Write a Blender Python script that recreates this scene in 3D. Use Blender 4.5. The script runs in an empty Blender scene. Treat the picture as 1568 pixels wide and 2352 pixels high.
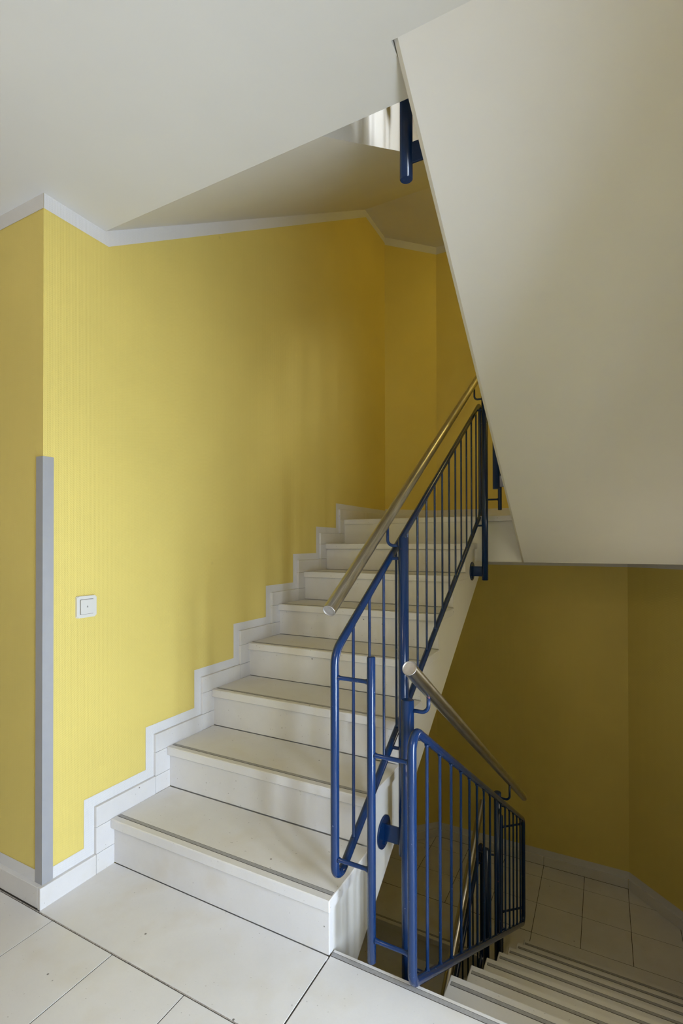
import bpy, bmesh, math, random
from mathutils import Vector, Matrix

random.seed(4)
SC = bpy.context.scene
COL = SC.collection

# ------------------------------------------------------------------ camera
F_PX = 1146.07
CAM = Vector((1.6697, -1.3000, 1.2234))
YAW, PITCH, ROLL = 0.4830, 0.0066, -0.0016
fwd = Vector((-math.sin(YAW) * math.cos(PITCH), math.cos(YAW) * math.cos(PITCH), math.sin(PITCH)))
rgt = Vector((math.cos(YAW), math.sin(YAW), 0))
upv = rgt.cross(fwd)
c_, s_ = math.cos(ROLL), math.sin(ROLL)
r2, u2 = rgt * c_ + upv * s_, -rgt * s_ + upv * c_
cd = bpy.data.cameras.new('camera')
cd.sensor_fit = 'HORIZONTAL'
cd.sensor_width = 36.0
cd.lens = F_PX / 1568 * 36.0
cd.shift_y = (1241.75 - 1176.0) / 1568
cd.clip_start = 0.02
cam = bpy.data.objects.new('camera', cd)
COL.objects.link(cam)
m = Matrix((r2, u2, -fwd)).transposed().to_4x4()
m.translation = CAM
cam.matrix_world = m
SC.camera = cam

# ------------------------------------------------------------------ world, light, exposure
w = bpy.data.worlds.new('sky')
w.use_nodes = True
bg = w.node_tree.nodes['Background']
bg.inputs[0].default_value = (0.72, 0.84, 1.0, 1)
bg.inputs[1].default_value = 1.0
SC.world = w
SC.view_settings.view_transform = 'Standard'
SC.view_settings.look = 'None'
SC.view_settings.gamma = 1.0
SC.view_settings.use_curve_mapping = False
SC.view_settings.exposure = 0.0
SC.cycles.max_bounces = 14
SC.cycles.diffuse_bounces = 12
SC.cycles.glossy_bounces = 4
SC.cycles.transparent_max_bounces = 8
SC.cycles.sample_clamp_indirect = 6.0
SC.cycles.use_denoising = True

WIN_Y = (-1.04, -0.42)
WIN_Z = (0.10, 1.32)


def window_light(z0, power, col):
    ld = bpy.data.lights.new('window_daylight', 'AREA')
    ld.shape = 'RECTANGLE'
    ld.size = WIN_Z[1] - WIN_Z[0]
    ld.size_y = WIN_Y[1] - WIN_Y[0]
    ld.energy = power
    ld.color = col
    o = bpy.data.objects.new('window_daylight', ld)
    o.location = (2.56, sum(WIN_Y) / 2, z0 + sum(WIN_Z) / 2)
    o.rotation_euler = (0, math.radians(90), 0)      # looks into the stairwell, toward -X
    COL.objects.link(o)


window_light(0.0, 138, (0.72, 0.84, 1.0))
window_light(2.8, 320, (0.90, 0.95, 1.0))


def fill_light(loc, power, col):
    ld = bpy.data.lights.new('fill_bulb', 'POINT')  # bulb of an added fill lamp
    ld.energy = power
    ld.color = col
    ld.shadow_soft_size = 0.12
    o = bpy.data.objects.new('fill_bulb', ld)
    o.location = (loc[0], loc[1], loc[2] - 0.20)
    COL.objects.link(o)


# ceiling lamps added to lift the dim far parts, none of them in view: (x, y, ceiling height)
FILL_LAMPS = [((1.75, 2.50, 3.91), 8.0, (1.0, 0.80, 0.25), 'round opal fill lamp added above the upper half landing'),
         ((0.75, -2.05, 2.4227), 19, (1.0, 0.80, 0.52), 'round opal fill lamp added in the lobby behind the camera')]
WALL_FILL = (2.188, 1.25, 0.60)  # unseen lamp added to light the lower walls and soffit
for _l in FILL_LAMPS:
    fill_light(*_l[:3])
ld = bpy.data.lights.new('wall_fill_bulb', 'POINT')  # bulb of the added wall lamp
ld.energy = 5.0
ld.color = (1.0, 0.96, 0.85)
ld.shadow_soft_size = 0.09
o = bpy.data.objects.new('wall_fill_bulb', ld)
o.location = (WALL_FILL[0] - 0.16, WALL_FILL[1], WALL_FILL[2])
COL.objects.link(o)

# ------------------------------------------------------------------ dimensions (metres)
R = 0.175          # riser
G = 0.2776         # going
NO = 0.0169        # nosing overhang
W = 0.944          # inner edge of the left flights
W2 = 1.2308        # inner edge of the right flights
XR = 2.175         # skirting face of the right wall
YA = 0.0313        # front edge of the floor at the descending flight
H = 2.4227         # ceiling height
HL = 8 * R         # half landing
YC = 2.735         # where the chamfered corner starts
YB = 3.09          # back wall
WX = -0.015        # left wall plane
YL = -0.270        # lobby wall plane
SL = R / G

# ------------------------------------------------------------------ materials


def new_mat(name):
    mt = bpy.data.materials.new(name)
    mt.use_nodes = True
    nt = mt.node_tree
    return mt, nt, nt.nodes['Principled BSDF']


def N(nt, typ, **kw):
    n = nt.nodes.new(typ)
    for k, v in kw.items():
        if k.startswith('in_'):
            n.inputs[int(k[3:])].default_value = v
        else:
            setattr(n, k, v)
    return n


def math_node(nt, op, a, b=None, c=None):
    n = nt.nodes.new('ShaderNodeMath')
    n.operation = op
    for i, v in enumerate((a, b, c)):
        if v is None:
            continue
        if isinstance(v, (int, float)):
            n.inputs[i].default_value = v
        else:
            nt.links.new(v, n.inputs[i])
    return n.outputs[0]


def mix_col(nt, fac, a, b):
    n = nt.nodes.new('ShaderNodeMix')
    n.data_type = 'RGBA'
    for sock, v in ((n.inputs[0], fac), (n.inputs[6], a), (n.inputs[7], b)):
        if hasattr(v, 'links') or isinstance(v, bpy.types.NodeSocket):
            nt.links.new(v, sock)
        else:
            sock.default_value = v if not isinstance(v, tuple) else (*v, 1) if len(v) == 3 else v
    return n.outputs[2]


def ramp(nt, src, lo, hi):
    n = nt.nodes.new('ShaderNodeMapRange')
    n.inputs[1].default_value = lo
    n.inputs[2].default_value = hi
    nt.links.new(src, n.inputs[0])
    return n.outputs[0]


def pos(nt):
    return nt.nodes.new('ShaderNodeNewGeometry').outputs['Position']


def wallpaper(name, col, marks=True):
    mt, nt, bs = new_mat(name)
    p = pos(nt)
    sp = N(nt, 'ShaderNodeSeparateXYZ')
    nt.links.new(p, sp.inputs[0])
    u = math_node(nt, 'ADD', math_node(nt, 'MULTIPLY', sp.outputs[0], 1.0), math_node(nt, 'MULTIPLY', sp.outputs[1], 0.93))
    z = sp.outputs[2]
    k = 2 * math.pi / 0.0052
    # woven glass-fibre paper: diagonal ribs that flip every column
    col_ = math_node(nt, 'SINE', math_node(nt, 'MULTIPLY', u, k))
    d1 = math_node(nt, 'SINE', math_node(nt, 'MULTIPLY', math_node(nt, 'ADD', u, z), k * 0.82))
    d2 = math_node(nt, 'SINE', math_node(nt, 'MULTIPLY', math_node(nt, 'SUBTRACT', u, z), k * 0.82))
    hgt = math_node(nt, 'ADD', math_node(nt, 'MULTIPLY', col_, 0.55), math_node(nt, 'MULTIPLY', math_node(nt, 'ADD', d1, math_node(nt, 'MULTIPLY', d2, 0.6)), 0.40))
    bp = N(nt, 'ShaderNodeBump')
    bp.inputs['Strength'].default_value = 0.42
    bp.inputs['Distance'].default_value = 0.0007
    nt.links.new(hgt, bp.inputs['Height'])
    nt.links.new(bp.outputs[0], bs.inputs['Normal'])
    n1 = N(nt, 'ShaderNodeTexNoise')
    n1.inputs['Scale'].default_value = 1.6
    n1.inputs['Detail'].default_value = 5
    nt.links.new(p, n1.inputs['Vector'])
    dark = tuple(c * 0.93 for c in col)
    c1 = mix_col(nt, ramp(nt, n1.outputs[0], 0.35, 0.65), dark, col)
    if marks:
        v = N(nt, 'ShaderNodeTexVoronoi')
        v.inputs['Scale'].default_value = 2.3
        v.inputs['Randomness'].default_value = 1.0
        nt.links.new(p, v.inputs['Vector'])
        spot = ramp(nt, v.outputs['Distance'], 0.028, 0.010)
        c1 = mix_col(nt, math_node(nt, 'MULTIPLY', spot, 0.35), c1, tuple(c * 0.6 for c in col))
    nt.links.new(c1, bs.inputs['Base Color'])
    bs.inputs['Roughness'].default_value = 0.55
    bs.inputs['Specular IOR Level'].default_value = 0.3
    return mt


def plaster(name, col):
    mt, nt, bs = new_mat(name)
    p = pos(nt)
    n1 = N(nt, 'ShaderNodeTexNoise')
    n1.inputs['Scale'].default_value = 2.2
    n1.inputs['Detail'].default_value = 6
    nt.links.new(p, n1.inputs['Vector'])
    c1 = mix_col(nt, ramp(nt, n1.outputs[0], 0.3, 0.7), tuple(c * 0.95 for c in col), col)
    v = N(nt, 'ShaderNodeTexVoronoi')
    v.inputs['Scale'].default_value = 3.1
    nt.links.new(p, v.inputs['Vector'])
    c1 = mix_col(nt, math_node(nt, 'MULTIPLY', ramp(nt, v.outputs['Distance'], 0.030, 0.012), 0.18), c1, tuple(c * 0.6 for c in col))
    nt.links.new(c1, bs.inputs['Base Color'])
    n2 = N(nt, 'ShaderNodeTexNoise')
    n2.inputs['Scale'].default_value = 60
    nt.links.new(p, n2.inputs['Vector'])
    bp = N(nt, 'ShaderNodeBump')
    bp.inputs['Strength'].default_value = 0.08
    bp.inputs['Distance'].default_value = 0.002
    nt.links.new(n2.outputs[0], bp.inputs['Height'])
    nt.links.new(bp.outputs[0], bs.inputs['Normal'])
    bs.inputs['Roughness'].default_value = 0.6
    return mt


def stone(name, col, rough=0.38):
    mt, nt, bs = new_mat(name)
    p = pos(nt)
    n1 = N(nt, 'ShaderNodeTexNoise')
    n1.inputs['Scale'].default_value = 3.0
    n1.inputs['Detail'].default_value = 8
    n1.inputs['Roughness'].default_value = 0.6
    nt.links.new(p, n1.inputs['Vector'])
    c1 = mix_col(nt, ramp(nt, n1.outputs[0], 0.32, 0.66), tuple(c * 0.90 for c in col), col)
    # faint warm foot wear and staining
    n4 = N(nt, 'ShaderNodeTexNoise')
    n4.inputs['Scale'].default_value = 6.5
    n4.inputs['Detail'].default_value = 3
    nt.links.new(p, n4.inputs['Vector'])
    c1 = mix_col(nt, math_node(nt, 'MULTIPLY', ramp(nt, n4.outputs[0], 0.52, 0.72), 0.45), c1, (col[0] * 0.86, col[1] * 0.81, col[2] * 0.70))
    # fine marble grain
    v1 = N(nt, 'ShaderNodeTexVoronoi')
    v1.inputs['Scale'].default_value = 260
    nt.links.new(p, v1.inputs['Vector'])
    c1 = mix_col(nt, math_node(nt, 'MULTIPLY', ramp(nt, v1.outputs['Color'], 0.2, 1.0), 0.10), c1, tuple(min(1, c * 0.8) for c in col))
    # small pits
    n3 = N(nt, 'ShaderNodeTexNoise')
    n3.inputs['Scale'].default_value = 95
    n3.inputs['Detail'].default_value = 2
    nt.links.new(p, n3.inputs['Vector'])
    pit = ramp(nt, n3.outputs[0], 0.715, 0.76)
    c1 = mix_col(nt, math_node(nt, 'MULTIPLY', pit, 0.55), c1, (0.22, 0.21, 0.20))
    # sparse dark crumbs
    v2 = N(nt, 'ShaderNodeTexVoronoi')
    v2.inputs['Scale'].default_value = 11
    nt.links.new(p, v2.inputs['Vector'])
    c1 = mix_col(nt, math_node(nt, 'MULTIPLY', ramp(nt, v2.outputs['Distance'], 0.045, 0.03), 0.85), c1, (0.07, 0.06, 0.055))
    nt.links.new(c1, bs.inputs['Base Color'])
    bp = N(nt, 'ShaderNodeBump')
    bp.inputs['Strength'].default_value = 0.15
    bp.inputs['Distance'].default_value = 0.0006
    nt.links.new(n3.outputs[0], bp.inputs['Height'])
    nt.links.new(bp.outputs[0], bs.inputs['Normal'])
    bs.inputs['Roughness'].default_value = rough
    return mt


def simple(name, col, rough=0.5, metal=0.0, noise=0.0, nscale=30):
    mt, nt, bs = new_mat(name)
    bs.inputs['Roughness'].default_value = rough
    bs.inputs['Metallic'].default_value = metal
    p = pos(nt)
    n1 = N(nt, 'ShaderNodeTexNoise')
    n1.inputs['Scale'].default_value = nscale
    n1.inputs['Detail'].default_value = 4
    nt.links.new(p, n1.inputs['Vector'])
    nt.links.new(mix_col(nt, ramp(nt, n1.outputs[0], 0.3, 0.7), tuple(c * (1 - noise) for c in col), col), bs.inputs['Base Color'])
    return mt


def blue_paint():
    mt, nt, bs = new_mat('blue_paint')
    p = pos(nt)
    n1 = N(nt, 'ShaderNodeTexNoise')
    n1.inputs['Scale'].default_value = 42
    n1.inputs['Detail'].default_value = 3
    nt.links.new(p, n1.inputs['Vector'])
    c1 = mix_col(nt, math_node(nt, 'MULTIPLY', ramp(nt, n1.outputs[0], 0.765, 0.785), 0.6), (0.0038, 0.023, 0.088), (0.35, 0.12, 0.08))
    n2 = N(nt, 'ShaderNodeTexNoise')
    n2.inputs['Scale'].default_value = 120
    nt.links.new(p, n2.inputs['Vector'])
    c1 = mix_col(nt, math_node(nt, 'MULTIPLY', ramp(nt, n2.outputs[0], 0.74, 0.80), 0.6), c1, (0.30, 0.38, 0.55))
    nt.links.new(c1, bs.inputs['Base Color'])
    bs.inputs['Roughness'].default_value = 0.19
    bs.inputs['Specular IOR Level'].default_value = 0.5
    bs.inputs['Coat Weight'].default_value = 0.0
    bs.inputs['Coat Roughness'].default_value = 0.12
    return mt


def steel():
    mt, nt, bs = new_mat('brushed_steel')
    p = pos(nt)
    mp = N(nt, 'ShaderNodeMapping')
    mp.inputs['Scale'].default_value = (160, 4, 4)
    nt.links.new(p, mp.inputs[0])
    n1 = N(nt, 'ShaderNodeTexNoise')
    n1.inputs['Scale'].default_value = 3
    nt.links.new(mp.outputs[0], n1.inputs['Vector'])
    nt.links.new(mix_col(nt, ramp(nt, n1.outputs[0], 0.3, 0.7), (0.40, 0.38, 0.35), (0.58, 0.56, 0.53)), bs.inputs['Base Color'])
    bs.inputs['Metallic'].default_value = 1.0
    bs.inputs['Roughness'].default_value = 0.30
    return mt


M = {
    'yellow': wallpaper('yellow_woven_wallpaper', (0.68, 0.56, 0.165)),
    'band': wallpaper('white_painted_wallpaper', (0.66, 0.665, 0.69), False),
    'plaster': plaster('white_plaster', (0.655, 0.65, 0.635)),
    'stone': stone('pale_cast_stone', (0.67, 0.665, 0.675)),
    'stone_riser': stone('pale_cast_stone_riser', (0.65, 0.645, 0.655), 0.5),
    'grout': simple('dark_joint', (0.05, 0.042, 0.035), 0.9, 0, 0.3),
    'sealant': simple('rough_joint_sealant', (0.50, 0.46, 0.42), 0.8, 0, 0.65, 160),
    'grip': simple('grey_grip_insert', (0.33, 0.33, 0.34), 0.6, 0, 0.2, 90),
    'blue': blue_paint(),
    'steel': steel(),
    'steel_cap': simple('steel_cap', (0.42, 0.40, 0.38), 0.5, 0.8, 0.25, 60),
    'guard': simple('grey_aluminium', (0.36, 0.37, 0.40), 0.45, 0.2, 0.04),
    'switch': simple('cream_plastic', (0.58, 0.58, 0.56), 0.35),
    'mark': simple('grey_print', (0.22, 0.22, 0.22), 0.5),
    'win_frame': simple('white_window_paint', (0.75, 0.75, 0.74), 0.4),
}
om, ont, obs_ = new_mat('fill_lamp_glass')
obs_.inputs['Base Color'].default_value = (0.9, 0.88, 0.8, 1)
obs_.inputs['Emission Color'].default_value = (1.0, 0.82, 0.55, 1)
obs_.inputs['Emission Strength'].default_value = 0.6  # glow of the added fill lamps
M['opal'] = om
gm, gnt, gbs = new_mat('window_glass')
gnt.nodes.remove(gbs)
tr = gnt.nodes.new('ShaderNodeBsdfTransparent')
gl = gnt.nodes.new('ShaderNodeBsdfGlossy')
gl.inputs['Roughness'].default_value = 0.02
mx = gnt.nodes.new('ShaderNodeMixShader')
mx.inputs[0].default_value = 0.07
gnt.links.new(tr.outputs[0], mx.inputs[1])
gnt.links.new(gl.outputs[0], mx.inputs[2])
gnt.links.new(mx.outputs[0], gnt.nodes['Material Output'].inputs[0])
M['glass'] = gm

# ------------------------------------------------------------------ helpers


def link(name, bm, mat, parent=None, smooth=False):
    bmesh.ops.recalc_face_normals(bm, faces=bm.faces)
    me = bpy.data.meshes.new(name)
    bm.to_mesh(me)
    bm.free()
    mats = mat if isinstance(mat, (list, tuple)) else [mat]
    for x in mats:
        me.materials.append(M[x])
    if smooth:
        for p in me.polygons:
            if len(p.vertices) == 4:
                p.use_smooth = True
    o = bpy.data.objects.new(name, me)
    COL.objects.link(o)
    if parent:
        o.parent = parent
    return o


def same(name, src, parent, loc=None):
    o = src.copy()
    o.name = name
    COL.objects.link(o)
    o.parent = parent
    if loc is not None:
        o.location = loc
    return o


def empty(name, loc=(0, 0, 0)):
    o = bpy.data.objects.new(name, None)
    o.empty_display_size = 0.1
    o.location = loc
    COL.objects.link(o)
    return o


def tag(o, label, cat, group=None):
    o['label'] = label
    o['category'] = cat
    if group:
        o['group'] = group
    return o


def struct(o):
    o['kind'] = 'structure'
    return o


def box(bm, x0, x1, y0, y1, z0, z1, bev=0.0):
    ret = bmesh.ops.create_cube(bm, size=1.0)
    vs = ret['verts']
    for v in vs:
        v.co = Vector(((x0 + x1) / 2 + v.co.x * (x1 - x0), (y0 + y1) / 2 + v.co.y * (y1 - y0), (z0 + z1) / 2 + v.co.z * (z1 - z0)))
    if bev:
        es = list({e for v in vs for e in v.link_edges})
        bmesh.ops.bevel(bm, geom=es, offset=bev, segments=1, affect='EDGES', clamp_overlap=True)
    return bm


def Bx(name, mat, parent, x0, x1, y0, y1, z0, z1, bev=0.0):
    return link(name, box(bmesh.new(), x0, x1, y0, y1, z0, z1, bev), mat, parent)


def grip(parent, x0, x1, y0, y1):
    Bx('groove', 'grout', parent, x0 - 0.001, x1 + 0.001, y0 - 0.0004, y1 + 0.0004, -0.004, 0.0002)
    return Bx('grip_strip', 'grip', parent, x0, x1, y0 + 0.0016, y1 - 0.0016, -0.004, 0.0009)


def prism_x(pts, x0, x1, bm=None):
    """polygon given in (y, z), swept along x"""
    bm = bm or bmesh.new()
    a = [bm.verts.new((x0, y, z)) for y, z in pts]
    b = [bm.verts.new((x1, y, z)) for y, z in pts]
    bm.faces.new(a)
    bm.faces.new(list(reversed(b)))
    n = len(pts)
    for i in range(n):
        bm.faces.new((a[i], b[i], b[(i + 1) % n], a[(i + 1) % n]))
    return bm


def prism_z(pts, z0, z1, bm=None):
    bm = bm or bmesh.new()
    a = [bm.verts.new((x, y, z0)) for x, y in pts]
    b = [bm.verts.new((x, y, z1)) for x, y in pts]
    bm.faces.new(a)
    bm.faces.new(list(reversed(b)))
    n = len(pts)
    for i in range(n):
        bm.faces.new((a[i], b[i], b[(i + 1) % n], a[(i + 1) % n]))
    return bm


def fillet(pts, radii, closed, seg=8):
    """round the corners of a polyline"""
    n = len(pts)
    out = []
    for i, p in enumerate(pts):
        p = Vector(p)
        r = radii[i]
        if r <= 0 or (not closed and i in (0, n - 1)):
            out.append(p)
            continue
        a = (Vector(pts[i - 1]) - p).normalized()
        b = (Vector(pts[(i + 1) % n]) - p).normalized()
        ang = a.angle(b)
        t = r / math.tan(ang / 2)
        bis = (a + b).normalized()
        c = p + bis * (r / math.sin(ang / 2))
        p0, p1 = p + a * t, p + b * t
        v0, v1 = p0 - c, p1 - c
        tot = v0.angle(v1)
        ax = v0.cross(v1).normalized()
        for k in range(seg + 1):
            out.append(c + Matrix.Rotation(tot * k / seg, 3, ax) @ v0)
    return out


def tube(bm, pts, r, closed=False, seg=20, caps=True, radii=None):
    n = len(pts)
    pts = [Vector(p) for p in pts]
    rings = []
    prev = None
    for i, p in enumerate(pts):
        if closed:
            t = (pts[(i + 1) % n] - pts[i - 1]).normalized()
        elif i == 0:
            t = (pts[1] - p).normalized()
        elif i == n - 1:
            t = (p - pts[i - 1]).normalized()
        else:
            t = ((pts[i + 1] - p).normalized() + (p - pts[i - 1]).normalized()).normalized()
        if prev is None:
            ref = Vector((1, 0, 0)) if abs(t.x) < 0.9 else Vector((0, 0, 1))
            u = (ref - t * ref.dot(t)).normalized()
        else:
            u = (prev - t * prev.dot(t)).normalized()
        prev = u
        v = t.cross(u)
        rr = radii[i] if radii else r
        rings.append([bm.verts.new(p + (u * math.cos(a) + v * math.sin(a)) * rr) for a in [2 * math.pi * k / seg for k in range(seg)]])
    m = n if closed else n - 1
    for i in range(m):
        A, B = rings[i], rings[(i + 1) % n]
        for k in range(seg):
            bm.faces.new((A[k], A[(k + 1) % seg], B[(k + 1) % seg], B[k]))
    if caps and not closed:
        bm.faces.new(list(reversed(rings[0])))
        bm.faces.new(rings[-1])
    return rings


def Tb(name, mat, parent, pts, r, **kw):
    bm = bmesh.new()
    tube(bm, pts, r, **kw)
    return link(name, bm, mat, parent, smooth=True)


def rod(name, mat, parent, a, b, r, flare=0.0, seg=12):
    """straight bar with small weld flares at its ends"""
    a, b = Vector(a), Vector(b)
    d = (b - a).normalized()
    if flare:
        pts = [a, a + d * 0.004, a + d * 0.009, b - d * 0.009, b - d * 0.004, b]
        rad = [r * flare, r * flare * 0.93, r, r, r * flare * 0.93, r * flare]
        return Tb(name, mat, parent, pts, r, seg=seg, radii=rad)
    return Tb(name, mat, parent, [a, b], r, seg=seg)


# ------------------------------------------------------------------ walls
ZB, ZT = -3.15, 5.30


def strip(bm, outline, width_pts, plane):
    """paint strip between two polylines in (u, z), mapped to 3-D by plane()"""
    a = [bm.verts.new(plane(*p)) for p in outline]
    b = [bm.verts.new(plane(*p)) for p in width_pts]
    for i in range(len(a) - 1):
        bm.faces.new((a[i], a[i + 1], b[i + 1], b[i]))


wall_left = struct(Bx('wall_left', 'yellow', None, WX - 0.16, WX, YL + 0.16, YC + 0.02, ZB, ZT))
wall_fl = struct(Bx('wall_front_left', 'yellow', None, -2.6, WX - 0.0, YL, YL + 0.16, ZB, ZT))
# wall_front_left's end face forms the first 16 cm of the left wall plane
wall_back = struct(Bx('wall_back', 'yellow', None, 0.2, 2.0, YB, YB + 0.16, ZB, ZT))
c1 = 0.7071 * 0.16
wall_bl = struct(link('wall_back_left', prism_z([(WX, YC), (WX + 0.355, YB), (WX + 0.355 - c1, YB + c1), (WX - c1, YC + c1)], ZB, ZT), 'yellow'))
XW = XR + 0.013
wall_br = struct(link('wall_back_right', prism_z([(XW, YC), (XW - 0.355, YB), (XW - 0.355 + c1, YB + c1), (XW + c1, YC + c1)], ZB, ZT), 'yellow'))
YF = -2.75
wall_front = struct(Bx('wall_front', 'plaster', None, -2.6, XW + 0.3, YF - 0.16, YF, ZB, ZT))
wall_far_left = struct(Bx('wall_far_left', 'plaster', None, -2.76, -2.6, YF - 0.16, YL + 0.16, ZB, ZT))
# right wall with two window openings
bm = bmesh.new()
T = 0.30
ys = (YF - 0.1, WIN_Y[0], WIN_Y[1], YC + 0.02)
box(bm, XW, XW + T, ys[0], ys[1], ZB, ZT)
box(bm, XW, XW + T, ys[2], ys[3], ZB, ZT)
zs = [ZB, WIN_Z[0], WIN_Z[1], 2.8 + WIN_Z[0], 2.8 + WIN_Z[1], ZT]
for i in (0, 2, 4):
    box(bm, XW, XW + T, ys[1], ys[2], zs[i], zs[i + 1])
wall_right = struct(link('wall_right', bm, 'yellow'))

for i, z0 in enumerate((0.0, 2.8)):
    wn = struct(empty('window_%d' % (i + 1), (XW + 0.20, sum(WIN_Y) / 2, z0 + WIN_Z[0])))
    ox, oy, oz = wn.location
    y0, y1, za, zb = WIN_Y[0] - oy, WIN_Y[1] - oy, 0.0, WIN_Z[1] - WIN_Z[0]
    bm = bmesh.new()
    f = 0.06
    box(bm, -0.03, 0.03, y0, y0 + f, za, zb, 0.003)
    box(bm, -0.03, 0.03, y1 - f, y1, za, zb, 0.003)
    box(bm, -0.03, 0.03, y0 + f, y1 - f, za, za + f, 0.003)
    box(bm, -0.03, 0.03, y0 + f, y1 - f, zb - f, zb, 0.003)
    box(bm, -0.025, 0.025, -0.035, 0.035, za + f, zb - f, 0.003)
    link('window_frame', bm, 'win_frame', wn)
    for s in (-1, 1):
        a, b = (y0 + f, -0.035) if s < 0 else (0.035, y1 - f)
        Bx('pane', 'glass', wn, -0.003, 0.003, a, b, za + f, zb - f)
    Bx('handle', 'win_frame', wn, -0.07, -0.025, -0.01, 0.01, 0.6, 0.72, 0.003)
    Bx('window_sill', 'win_frame', wn, -0.23, -0.03, y0 + 0.002, y1 - 0.002, 0.0, 0.03, 0.003)

# ------------------------------------------------------------------ white painted bands
e = 0.0012
HB = 0.072         # skirting height
BD = 0.041         # painted band beyond the skirting
SO = 0.077         # skirting outline in front of the riser


def step_outline(z0, off, hb):
    """outline of the stepped skirting (plus an offset) on the left wall, y-z"""
    pts = [(YL, z0 + hb + off)]
    for k in range(8):
        y = k * G - SO - off
        pts.append((y, z0 + k * R + hb + off))
        pts.append((y, z0 + (k + 1) * R + hb + off))
    pts.append((YC, z0 + HL + hb + off))
    return pts


def sofl(z0, y, zs):
    return zs + SL * (y + 0.033)


# (z0, height of the soffit of the left flight at y = -0.033)
ZS = {0.0: -0.2985, 2.8: H, -2.8: -3.10}
bm = bmesh.new()
PL = lambda y, z: (WX + e, y, z)
for z0 in (0.0, -2.8, 2.8):
    strip(bm, step_outline(z0, -0.002, HB), step_outline(z0, BD, HB), PL)
# ceiling band along the left wall: level ceiling, then the sloping soffit, then the landing underside
CB = 0.052


def ceil_line(z0, d):
    zs = ZS[z0]
    zl = z0 + HL - 0.29
    y1 = -0.033 + (zl - zs) / SL
    q = d * (math.sqrt(1 + SL * SL) - 1) / SL
    pts = [(YL, zs - d), (-0.033 + (d * 0.29 if d else 0), zs - d)]
    pts = [(YL, zs - d), (-0.033 + d * 0.28, zs - d), (y1 + d * 0.28, zl - d), (YC, zl - d)]
    return pts


strip(bm, ceil_line(2.8, 0.0), ceil_line(2.8, CB), PL)
strip(bm, ceil_line(0.0, 0.0), ceil_line(0.0, CB), PL)
link('painted_band', bm, 'band', wall_left)

bm = bmesh.new()
PF = lambda x, z: (x, YL - e, z)
for z0 in (0.0,):
    strip(bm, [(-2.6, z0 + HB), (WX + e, z0 + HB)], [(-2.6, z0 + HB + BD), (WX + e, z0 + HB + BD)], PF)
    strip(bm, [(-2.6, H), (WX + e, H)], [(-2.6, H - CB), (WX + e, H - CB)], PF)
link('painted_band', bm, 'band', wall_fl)


def flat_bands(p0, p1, parent, n):
    bm = bmesh.new()
    nx, ny = n
    P = lambda t, z: (p0[0] + (p1[0] - p0[0]) * t + nx * e, p0[1] + (p1[1] - p0[1]) * t + ny * e, z)
    for zl in (-HL, HL, 3 * HL):
        strip(bm, [(0, zl + HB - 0.002), (1, zl + HB - 0.002)], [(0, zl + HB + BD + 0.012), (1, zl + HB + BD + 0.012)], P)
        strip(bm, [(0, zl - 0.29), (1, zl - 0.29)], [(0, zl - 0.29 - 0.066), (1, zl - 0.29 - 0.066)], P)
    link('painted_band', bm, 'band', parent)


flat_bands((WX, YC), (WX + 0.355, YB), wall_bl, (0.7071, -0.7071))
flat_bands((WX + 0.355, YB), (XW - 0.355, YB), wall_back, (0, -1))
flat_bands((XW - 0.355, YB), (XW, YC), wall_br, (-0.7071, -0.7071))

# ------------------------------------------------------------------ skirting
bl = struct(empty('baseboard_left', (0, 0, 0)))
gap = 0.0012
for z0 in (0.0, -2.8):
    Bx('skirting_tile', 'stone_riser', bl, WX, 0, YL - 0.016, -SO - 0.0, z0 - 0.001, z0 + HB, 0.0012)
    Bx('skirting_tile', 'stone_riser', bl, WX, 0, -SO + gap, 0.001, z0 - 0.001, z0 + HB, 0.0012)
    for k in range(8):
        yo = k * G - SO
        # upright piece in front of the riser, then the level piece above the tread
        Bx('skirting_tile', 'stone_riser', bl, WX, 0, yo, k * G + 0.001, z0 + k * R + HB + gap, z0 + (k + 1) * R - 0.004, 0.0012)
        y1 = (k + 1) * G - SO - gap if k < 7 else YC - 0.004
        if k < 7:
            Bx('skirting_tile', 'stone_riser', bl, WX, 0, yo, y1, z0 + (k + 1) * R - 0.003, z0 + (k + 1) * R + HB, 0.0012)
            Bx('skirting_tile', 'stone_riser', bl, WX, 0, y1 + gap, (k + 1) * G + 0.001, z0 + (k + 1) * R - 0.001, z0 + (k + 1) * R + HB, 0.0012)
        else:
            Bx('skirting_tile', 'stone_riser', bl, WX, 0, yo, 2.29, z0 + HL - 0.003, z0 + HL + HB, 0.0012)
            Bx('skirting_tile', 'stone_riser', bl, WX, 0, 2.293, YC - 0.006, z0 + HL + 0.002, z0 + HL + HB, 0.0012)
bf = struct(empty('baseboard_front_left'))
x = WX + 0.001
while x > -2.6:
    x0 = x - 0.60 + gap
    Bx('skirting_tile', 'stone_riser', bf, max(x0, -2.6), x - gap, YL - 0.016, YL, 0.002, HB, 0.0012)
    x -= 0.60
bb = struct(empty('baseboard_back'))
for zl in (-HL, HL):
    for (xa, xb) in ((WX + 0.362, 0.627), (0.627, 1.228), (1.228, XW - 0.362)):
        Bx('skirting_tile', 'stone_riser', bb, xa + gap, xb - gap, YB - 0.014, YB, zl + 0.002, zl + HB, 0.0012)


def diag_skirt(name, p0, p1, nx, ny):
    b = struct(empty(name))
    for zl in (-HL, HL):
        t = 0.014
        link('skirting_tile', prism_z([p0, p1, (p1[0] + nx * t, p1[1] + ny * t), (p0[0] + nx * t, p0[1] + ny * t)], zl + 0.002, zl + HB), 'stone_riser', b)


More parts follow.
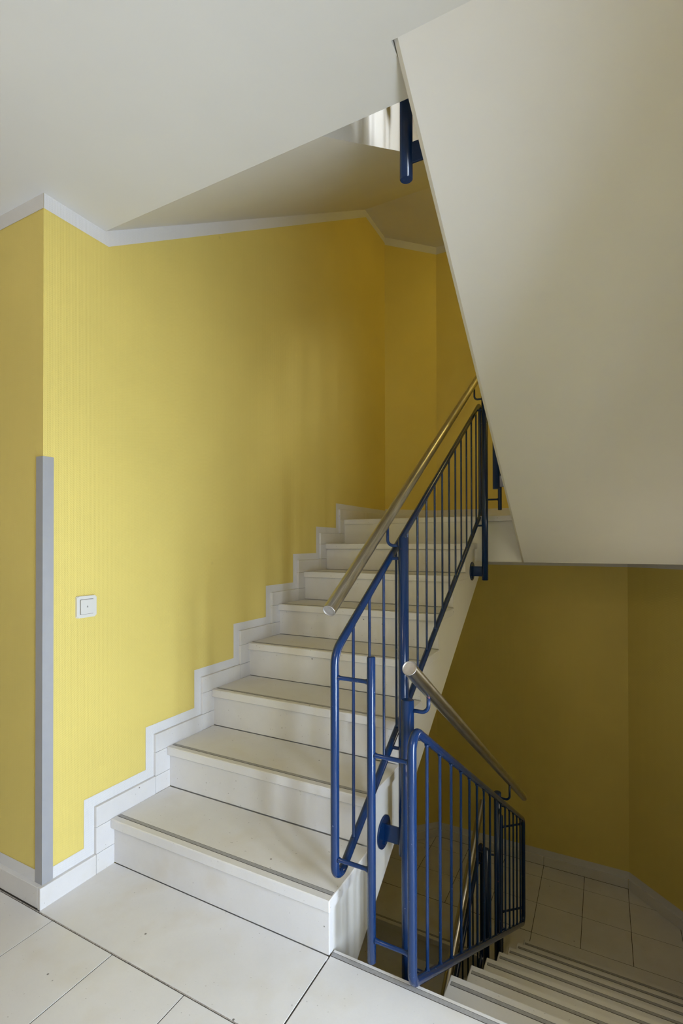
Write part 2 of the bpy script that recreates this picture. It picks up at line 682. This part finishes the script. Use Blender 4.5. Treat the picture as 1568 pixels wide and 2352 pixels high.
diag_skirt('baseboard_back_left', (WX + 0.004, YC + 0.004), (WX + 0.352, YB - 0.003), 0.7071, -0.7071)
diag_skirt('baseboard_back_right', (XW - 0.352, YB - 0.003), (XW - 0.004, YC + 0.004), -0.7071, -0.7071)

# ------------------------------------------------------------------ floors and ceilings


def floor_slab(z0, name):
    o = struct(empty(name, (0, 0, z0)))
    zt, zb = -0.031, H - 2.8
    Bx('slab', 'plaster', o, -2.6, XW, YF, -0.1976, zb, zt)
    Bx('slab', 'plaster', o, WX, W2 - 0.004, -0.1976, -0.033, zb, zt)
    Bx('screed', 'grout', o, -2.6, XW, YF, -0.02, zt, -0.0013)
    return o


def tile_floor(parent):
    j = 0.0015
    z = -0.028
    Bx('tile', 'stone', parent, -0.001, W - j, -0.288, -0.0008, z, 0, 0.0008)
    nose = Bx('nosing_slab', 'stone', parent, W + j, XR, -0.288, YA, -0.036, 0, 0.0025)
    grip(nose, W + j + 0.004, XR - 0.01, YA - 0.0285, YA - 0.0125)
    # ragged sealant in the wide joint
    sj = Bx('sealant', 'sealant', parent, -2.6, XR, -0.2915, -0.2885, z, -0.0006)
    src = None
    y = -0.2925
    row = 0
    while y - 0.31 > YF - 0.05:
        x = 0.078 - 0.2895 * 9
        while x < XR - 0.05:
            if src is None:
                src = Bx('tile', 'stone', parent, j, 0.2895 - j, -0.31 + j, -j, z, 0, 0.0004)
                src.location = (x, y, 0)
            else:
                same('tile', src, parent, (x, y, random.uniform(-0.0003, 0.0002)))
            x += 0.2895
        y -= 0.31


floor0 = floor_slab(0.0, 'floor')
tile_floor(floor0)
ceil = floor_slab(2.8, 'ceiling')
nose = Bx('nosing_slab', 'stone', ceil, W, XR, -0.288, YA, -0.036, 0, 0.0025)
Bx('tile_layer', 'stone', ceil, -2.6, W - 0.002, YF, -0.002, -0.004, 0)
fl2 = floor_slab(-2.8, 'floor.001')
Bx('tile', 'stone', fl2, 0, XR, -0.5, 0.0, -0.02, 0)
# bare concrete lid above the upper half landing, closing the shaft
struct(Bx('ceiling.001', 'plaster', None, -2.6, XW + 0.1, YF, YB + 0.1, ZT - 0.12, ZT - 0.02))
struct(Bx('floor.002', 'grout', None, WX - 0.05, XW, -0.2, YB + 0.05, ZB, ZB + 0.08))


def half_landing(zl, name, tiles=True):
    o = struct(empty(name, (0, 0, zl)))
    Bx('slab', 'plaster', o, WX, XW, 1.935, YB + 0.05, -0.29, -0.031)
    Bx('screed', 'grout', o, WX, XW, 1.98, YB + 0.02, -0.031, -0.0013)
    j = 0.0018
    z = -0.028
    y0 = 7 * G - NO
    n1 = Bx('nosing_slab', 'stone', o, -0.001, W + 0.007, y0, 2.295 - j, -0.036, 0, 0.0025)
    grip(n1, 0.008, W - 0.004, y0 + 0.026, y0 + 0.040)
    Bx('nosing_slab', 'stone', o, W + 0.008, W2 - 0.003, 1.920, 2.295 - j, -0.036, 0, 0.0025)
    Bx('nosing_slab', 'stone', o, W2 - 0.001, XR, YA + 7 * G - NO + 0.001, 2.295 - j, -0.036, 0, 0.0008)
    if not tiles:
        Bx('tile', 'stone', o, 0, XR, 2.297, YB, z, 0)
        return
    xs = [0.001] + [1.228 + 0.2985 * k for k in range(-4, 4)] + [XR]
    ys = [2.295, 2.605, 2.915, YB - 0.012]
    for a in range(len(xs) - 1):
        for b in range(3):
            Bx('tile', 'stone', o, xs[a] + j, xs[a + 1] - j, ys[b] + j, ys[b + 1] - j, z, random.uniform(-0.0003, 0.0002), 0.0008)


half_landing(-HL, 'floor.003')
half_landing(HL, 'floor.004')
half_landing(3 * HL, 'floor.005', False)

# ------------------------------------------------------------------ stair flights
TT = 0.036


def left_flight(z0, label):
    o = empty('stair_flight', (W / 2, 0, z0))
    tag(o, label, 'stairs')
    ox = -W / 2
    zs = ZS[z0] - z0
    zl = HL - 0.29
    y1 = -0.033 + (zl - zs) / SL
    pts = [(-0.033, -0.034)]
    for k in range(8):
        y = k * G + 0.018
        pts.append((y, (k * R - TT) if k else -0.034))
        pts.append((y, (k + 1) * R - TT))
    pts += [(y1, HL - TT), (y1, zl), (-0.033, zs)]
    link('flight_slab', prism_x(pts, WX + ox, 0.942 + ox), 'plaster', o)
    ts = rs = None
    for k in range(1, 8):
        if ts is None:
            ts = Bx('tread', 'stone', o, -0.001 + ox, W + 0.011 + ox, -NO, G - 0.0015, -TT, 0, 0.003)
            ts.location = (0, 0, R)
            gs = grip(ts, 0.006 + ox, W + 0.003 + ox, -NO + 0.026, -NO + 0.041)
        else:
            t = same('tread', ts, o, (0, (k - 1) * G, k * R))
            for g_ in ts.children:
                same(g_.name.split('.')[0], g_, t)
    for k in range(8):
        if rs is None:
            rs = Bx('riser', 'stone_riser', o, -0.002 + ox, W + 0.0005 + ox, 0, 0.022, 0.0016, R - TT - 0.0008, 0.0012)
        else:
            same('riser', rs, o, (0, k * G, k * R))
    return o


def right_flight(z0, label):
    """descends from z0 at the near end to z0-1.4 at the half landing"""
    xc = (W2 + XR) / 2
    o = empty('stair_flight', (xc, 0, z0))
    tag(o, label, 'stairs')
    zs = H - 2.8
    ya, yb = -0.1976, 1.886
    zl = -HL - 0.29
    pts = [(ya, zs), (ya, -0.036)]
    for k in range(8):
        y = YA + k * G - NO - 0.019
        pts.append((y, -k * R - TT))
        pts.append((y, -(k + 1) * R - TT if k < 7 else -HL - TT))
    pts += [(yb + 0.09, -HL - TT), (yb + 0.09, zl), (yb, zl)]
    bm = prism_x(pts, W2 - xc, XW - xc)
    es = [ed for ed in bm.edges if all(abs(v.co.x - (W2 - xc)) < 1e-5 for v in ed.verts)
          and {(round(v.co.y, 3), round(v.co.z, 3)) for v in ed.verts} == {(round(ya, 3), round(zs, 3)), (round(yb, 3), round(zl, 3))}]
    bmesh.ops.bevel(bm, geom=es, offset=0.013, segments=1, affect='EDGES')
    link('flight_slab', bm, 'plaster', o)
    ts = rs = None
    for k in range(1, 8):
        if ts is None:
            ts = Bx('tread', 'stone', o, W2 - 0.006 - xc, XR - xc, -G - NO + 0.0015, 0, -TT, 0, 0.003)
            ts.location = (0, YA + G, -R)
            gs = grip(ts, W2 + 0.004 - xc, XR - 0.01 - xc, -0.041, -0.026)
        else:
            t = same('tread', ts, o, (0, YA + k * G, -k * R))
            for g_ in ts.children:
                same(g_.name.split('.')[0], g_, t)
    for k in range(8):
        if rs is None:
            rs = Bx('riser', 'stone_riser', o, W2 - 0.002 - xc, XR - xc, -NO - 0.02, -NO, -R + 0.0016, -TT - 0.0008, 0.0012)
            rs.location = (0, YA, 0)
        else:
            same('riser', rs, o, (0, YA + k * G, -k * R))
    return o


left_flight(0.0, 'pale stone stair flight climbing beside the yellow wall and the light switch')
right_flight(0.0, 'pale stone stair flight going down at the lower right to the dark tiled landing')
left_flight(-2.8, 'shadowed stair flight at the bottom of the gap between the flights')
right_flight(2.8, 'overhead flight at right showing its wide smooth white sloping underside')
left_flight(2.8, 'overhead flight above the yellow wall with shaded underside and sunlit white side')

# ------------------------------------------------------------------ railings
FR = 0.0128      # frame tube radius
HR = 0.0200      # handrail radius
PR = 0.0192      # post radius
BR = 0.0050      # baluster radius
XL, XRP, XM = 0.970, 1.2075, 1.087
XPL, XPR = 1.024, 1.149
XHL, XHR = 0.962, 1.2135


def handrail(parent, x, y0, y1, zf):
    bm = bmesh.new()
    tube(bm, [(x, y0, zf(y0)), (x, y1, zf(y1))], HR, seg=32, caps=False)
    o = link('handrail', bm, 'steel', parent, smooth=True)
    o['label'] = 'brushed steel handrail tube'
    d = Vector((0, y1 - y0, zf(y1) - zf(y0))).normalized()
    for p, s in ((Vector((x, y0, zf(y0))), 1), (Vector((x, y1, zf(y1))), -1)):
        bm = bmesh.new()
        rr = [HR * 0.84, HR * 0.90, HR * 0.97, HR]
        tt = [0.0022, -0.0008, -0.0010, 0.002]
        rings = tube(bm, [p + d * s * t for t in (0.0, 0.001, 0.002, 0.003)], HR, seg=32, caps=False, radii=rr)
        for ring, t, r_ in zip(rings, tt, rr):
            base = p + d * s * t
            for v in ring:
                rad = (v.co - p)
                rad = (rad - d * rad.dot(d)).normalized()
                v.co = base + rad * r_
        bm.faces.new(rings[0])
        link('end_cap', bm, 'steel_cap', o, smooth=True)
    return o


def post(parent, x, y, zb, zt, zplate, xwall, zrail, xrail, ztop, zbot, xpan):
    p = Tb('post', 'blue', parent, fillet([(x, y, zb), (x, y, zt)], [0, 0], False), PR, seg=28)
    # soften both ends a little
    bm = bmesh.new()
    bm.from_mesh(p.data)
    es = [ed for ed in bm.edges if abs(ed.verts[0].co.z - ed.verts[1].co.z) < 1e-5]
    bmesh.ops.bevel(bm, geom=es, offset=0.0022, segments=2, affect='EDGES')
    bm.to_mesh(p.data)
    bm.free()
    for f in p.data.polygons:
        f.use_smooth = len(f.vertices) == 4
    s = 1 if xwall > x else -1
    # round fixing plate on the flight side, flat arm to the post
    bm = bmesh.new()
    tube(bm, [(xwall - s * 0.0065, y, zplate), (xwall - s * 0.0055, y, zplate), (xwall + s * 0.001, y, zplate)], 0.058, seg=40, radii=[0.0565, 0.058, 0.058])
    pl = link('fixing_plate', bm, 'blue', p, smooth=True)
    bm = bmesh.new()
    tube(bm, [(xwall - s * 0.012, y - 0.004, zplate - 0.037), (xwall - s * 0.006, y - 0.004, zplate - 0.037)], 0.008, seg=6)
    link('bolt', bm, 'blue', p)
    a, b = sorted((xwall - s * 0.006, x + s * PR * 0.8))
    Bx('arm', 'blue', p, a, b, y - 0.004, y + 0.004, zplate - 0.031, zplate + 0.031, 0.001)
    # bent bracket carrying the handrail
    zz = zt - 0.030
    pts = fillet([(x, y, zz), (xrail, y, zz), (xrail, y, zrail - HR * 0.8)], [0, 0.022, 0], False)
    Tb('bracket', 'blue', p, pts, 0.0058, seg=14)
    # stubs to the top and bottom bar of the panel
    rod('stub', 'blue', p, (x, y, ztop), (xpan, y, ztop), 0.0062, 1.0, 12)
    rod('stub', 'blue', p, (x, y, zbot), (xpan, y, zbot), 0.0062, 1.0, 12)
    return p


def panel(parent, x, y0, y1, top, bot, rads):
    pts = [(x, y0, bot(y0)), (x, y0, top(y0)), (x, y1, top(y1)), (x, y1, bot(y1))]
    Tb('panel_frame', 'blue', parent, fillet(pts, rads, True, 10), FR, closed=True, seg=24)
    for i in range(1, 16):
        y = y0 + (y1 - y0) * i / 16
        rod('baluster', 'blue', parent, (x, y, bot(y) + FR * 0.9), (x, y, top(y) - FR * 0.9), BR, 1.55, 12)


def newel(parent, y, zb, zt, bars):
    p = Tb('connecting_post', 'blue', parent, [(XM, y, zb), (XM, y, zb + 0.003), (XM, y, zt - 0.003), (XM, y, zt)], 0.0122, seg=24,
           radii=[0.0095, 0.0122, 0.0122, 0.0095])
    for (xx, yy, z) in bars:
        s = 1 if xx > XM else -1
        rod('connecting_bar', 'blue', p, (XM + s * 0.010, y, z), (xx - s * FR * 0.8, yy, z), 0.0062, 1.35, 12)


lt = lambda y: 0.9106 + 0.6218 * y
lb = lambda y: 0.2220 + 0.6065 * y
lh = lambda y: 1.0475 + 0.6405 * y
rt = lambda y: 0.7180 - 0.6060 * y
rb = lambda y: 0.0305 - 0.5930 * y
rh = lambda y: 0.8665 - 0.6100 * y
LY0, LY1 = -0.010, 1.962
RY0, RY1 = -0.010, 2.075
YN = 1.985


def left_railing(z0, label, group=None, near=True):
    o = empty('stair_railing', (XL, 0.0, z0))
    tag(o, label, 'railing')
    x = -XL
    sh = lambda obs: None
    kids_before = set(bpy.data.objects)
    panel(o, XL, LY0, LY1, lt, lb, [0.036, 0.075, 0.034, 0.075])
    post(o, XPL, 0.417, 0.092, 1.247, 0.156, 0.942, lh(0.417), XHL, lt(0.417), lb(0.417), XL)
    post(o, XPL, 1.835, 0.998, 2.150, 1.052, 0.942, lh(1.835), XHL, lt(1.835), lb(1.835), XL)
    handrail(o, XHL, -0.030, 2.02, lh)
    if near:
        newel(o, -0.010, 0.045, 0.905, [(XL, LY0, 0.302), (XL, LY0, 0.832), (XRP, RY0, 0.110), (XRP, RY0, 0.628)])
    newel(o, YN, 1.437, 2.30, [(XL, LY1, 1.506), (XL, LY1, 2.04), (XRP, RY1, 1.694), (XRP, RY1, 2.228)])
    for ch in o.children:
        ch.location = Vector(ch.location) + Vector((x, 0, 0))
    return o


def right_railing(z0, label):
    o = empty('stair_railing', (XRP, 0.0, z0))
    tag(o, label, 'railing')
    panel(o, XRP, RY0, RY1, rt, rb, [0.050, 0.036, 0.075, 0.036])
    post(o, XPR, 0.117, -0.480, 0.757, -0.405, W2, rh(0.117), XHR, rt(0.117), rb(0.117), XRP)
    post(o, XPR, 1.530, -1.276, -0.139, -1.235, W2, rh(1.530), XHR, rt(1.530), rb(1.530), XRP)
    handrail(o, XHR, -0.045, 2.07, rh)
    for ch in o.children:
        ch.location = Vector(ch.location) + Vector((-XRP, 0, 0))
    return o


left_railing(0.0, 'blue tubular railing of the climbing flight with a brushed steel handrail')
right_railing(0.0, 'blue tubular railing of the descending flight at the lower right')
left_railing(-2.8, 'dark railing with steel handrail on the flight deep in the stairwell gap', near=False)
right_railing(2.8, 'dark railing behind the white sloping underside, only its post ends showing below it')
left_railing(2.8, 'railing of the flight above the ceiling edge, only a fixing plate showing')

# ------------------------------------------------------------------ corner guard
cg = tag(empty('corner_guard', (WX, YL, 0.062)), 'tall grey metal corner guard on the edge of the yellow wall', 'corner guard')
t, zt = 0.0022, 1.524 - 0.062
bm = bmesh.new()
prism_z([(t, -t), (t, 0.036), (0, 0.036), (0, 0), (-0.036, 0), (-0.036, -t)], 0, zt, bm)
link('angle_profile', bm, 'guard', cg)

# ------------------------------------------------------------------ added ceiling lamps
for loc, _p, _c, lab in FILL_LAMPS:
    cl = tag(empty('added_ceiling_lamp', loc), lab, 'lamp')
    Tb('mounting_ring', 'win_frame', cl, [(0, 0, 0), (0, 0, -0.03)], 0.15, seg=32)
    Tb('glass_shade', 'opal', cl, [(0, 0, -0.03), (0, 0, -0.045), (0, 0, -0.065), (0, 0, -0.072)], 0.14, seg=32, radii=[0.14, 0.14, 0.11, 0.05])

# wall lamp added to brighten the lower walls, outside the frame
wl = tag(empty('added_wall_lamp', WALL_FILL), 'small round opal fill lamp added on the right wall beside the descending flight', 'lamp')
Tb('mounting_ring', 'win_frame', wl, [(0, 0, 0), (-0.02, 0, 0)], 0.10, seg=32)
Tb('glass_shade', 'opal', wl, [(-0.02, 0, 0), (-0.035, 0, 0), (-0.05, 0, 0), (-0.055, 0, 0)], 0.09, seg=32, radii=[0.09, 0.09, 0.07, 0.03])

# ------------------------------------------------------------------ light switch
sw = tag(empty('light_switch', (WX, -0.113, 0.9955)), 'white square light switch with one rocker on the yellow wall', 'light switch')


def rounded_plate(h, r, x0, x1, bev):
    bm = bmesh.new()
    pts = []
    for cx, cy, a0 in ((h - r, h - r, 0), (-h + r, h - r, 90), (-h + r, -h + r, 180), (h - r, -h + r, 270)):
        for k in range(6):
            a = math.radians(a0 + 90 * k / 5)
            pts.append((cx + r * math.cos(a), cy + r * math.sin(a)))
    prism_x(pts, x0, x1, bm)
    es = [ed for ed in bm.edges if all(abs(v.co.x - x1) < 1e-6 for v in ed.verts)]
    bmesh.ops.bevel(bm, geom=es, offset=bev, segments=3, affect='EDGES')
    return bm


link('frame', rounded_plate(0.0395, 0.006, 0, 0.009, 0.004), 'switch', sw)
link('gap_shadow', rounded_plate(0.0275, 0.004, 0.0085, 0.0093, 0.0002), 'grout', sw).name = 'gap_shade'  # dark plate standing in for the shade around the rocker
rk = link('rocker', rounded_plate(0.0262, 0.003, 0.0, 0.0125, 0.0012), 'switch', sw)
rk.rotation_euler = (0, 0, math.radians(1.5))
bm = bmesh.new()
prism_x([(-0.0035, -0.0030), (0.0035, -0.0030), (0.0026, -0.0018), (0.0020, 0.0015), (0, 0.0046), (-0.0020, 0.0015), (-0.0026, -0.0018)], 0.0120, 0.0130, bm)
link('bell_mark', bm, 'mark', rk)
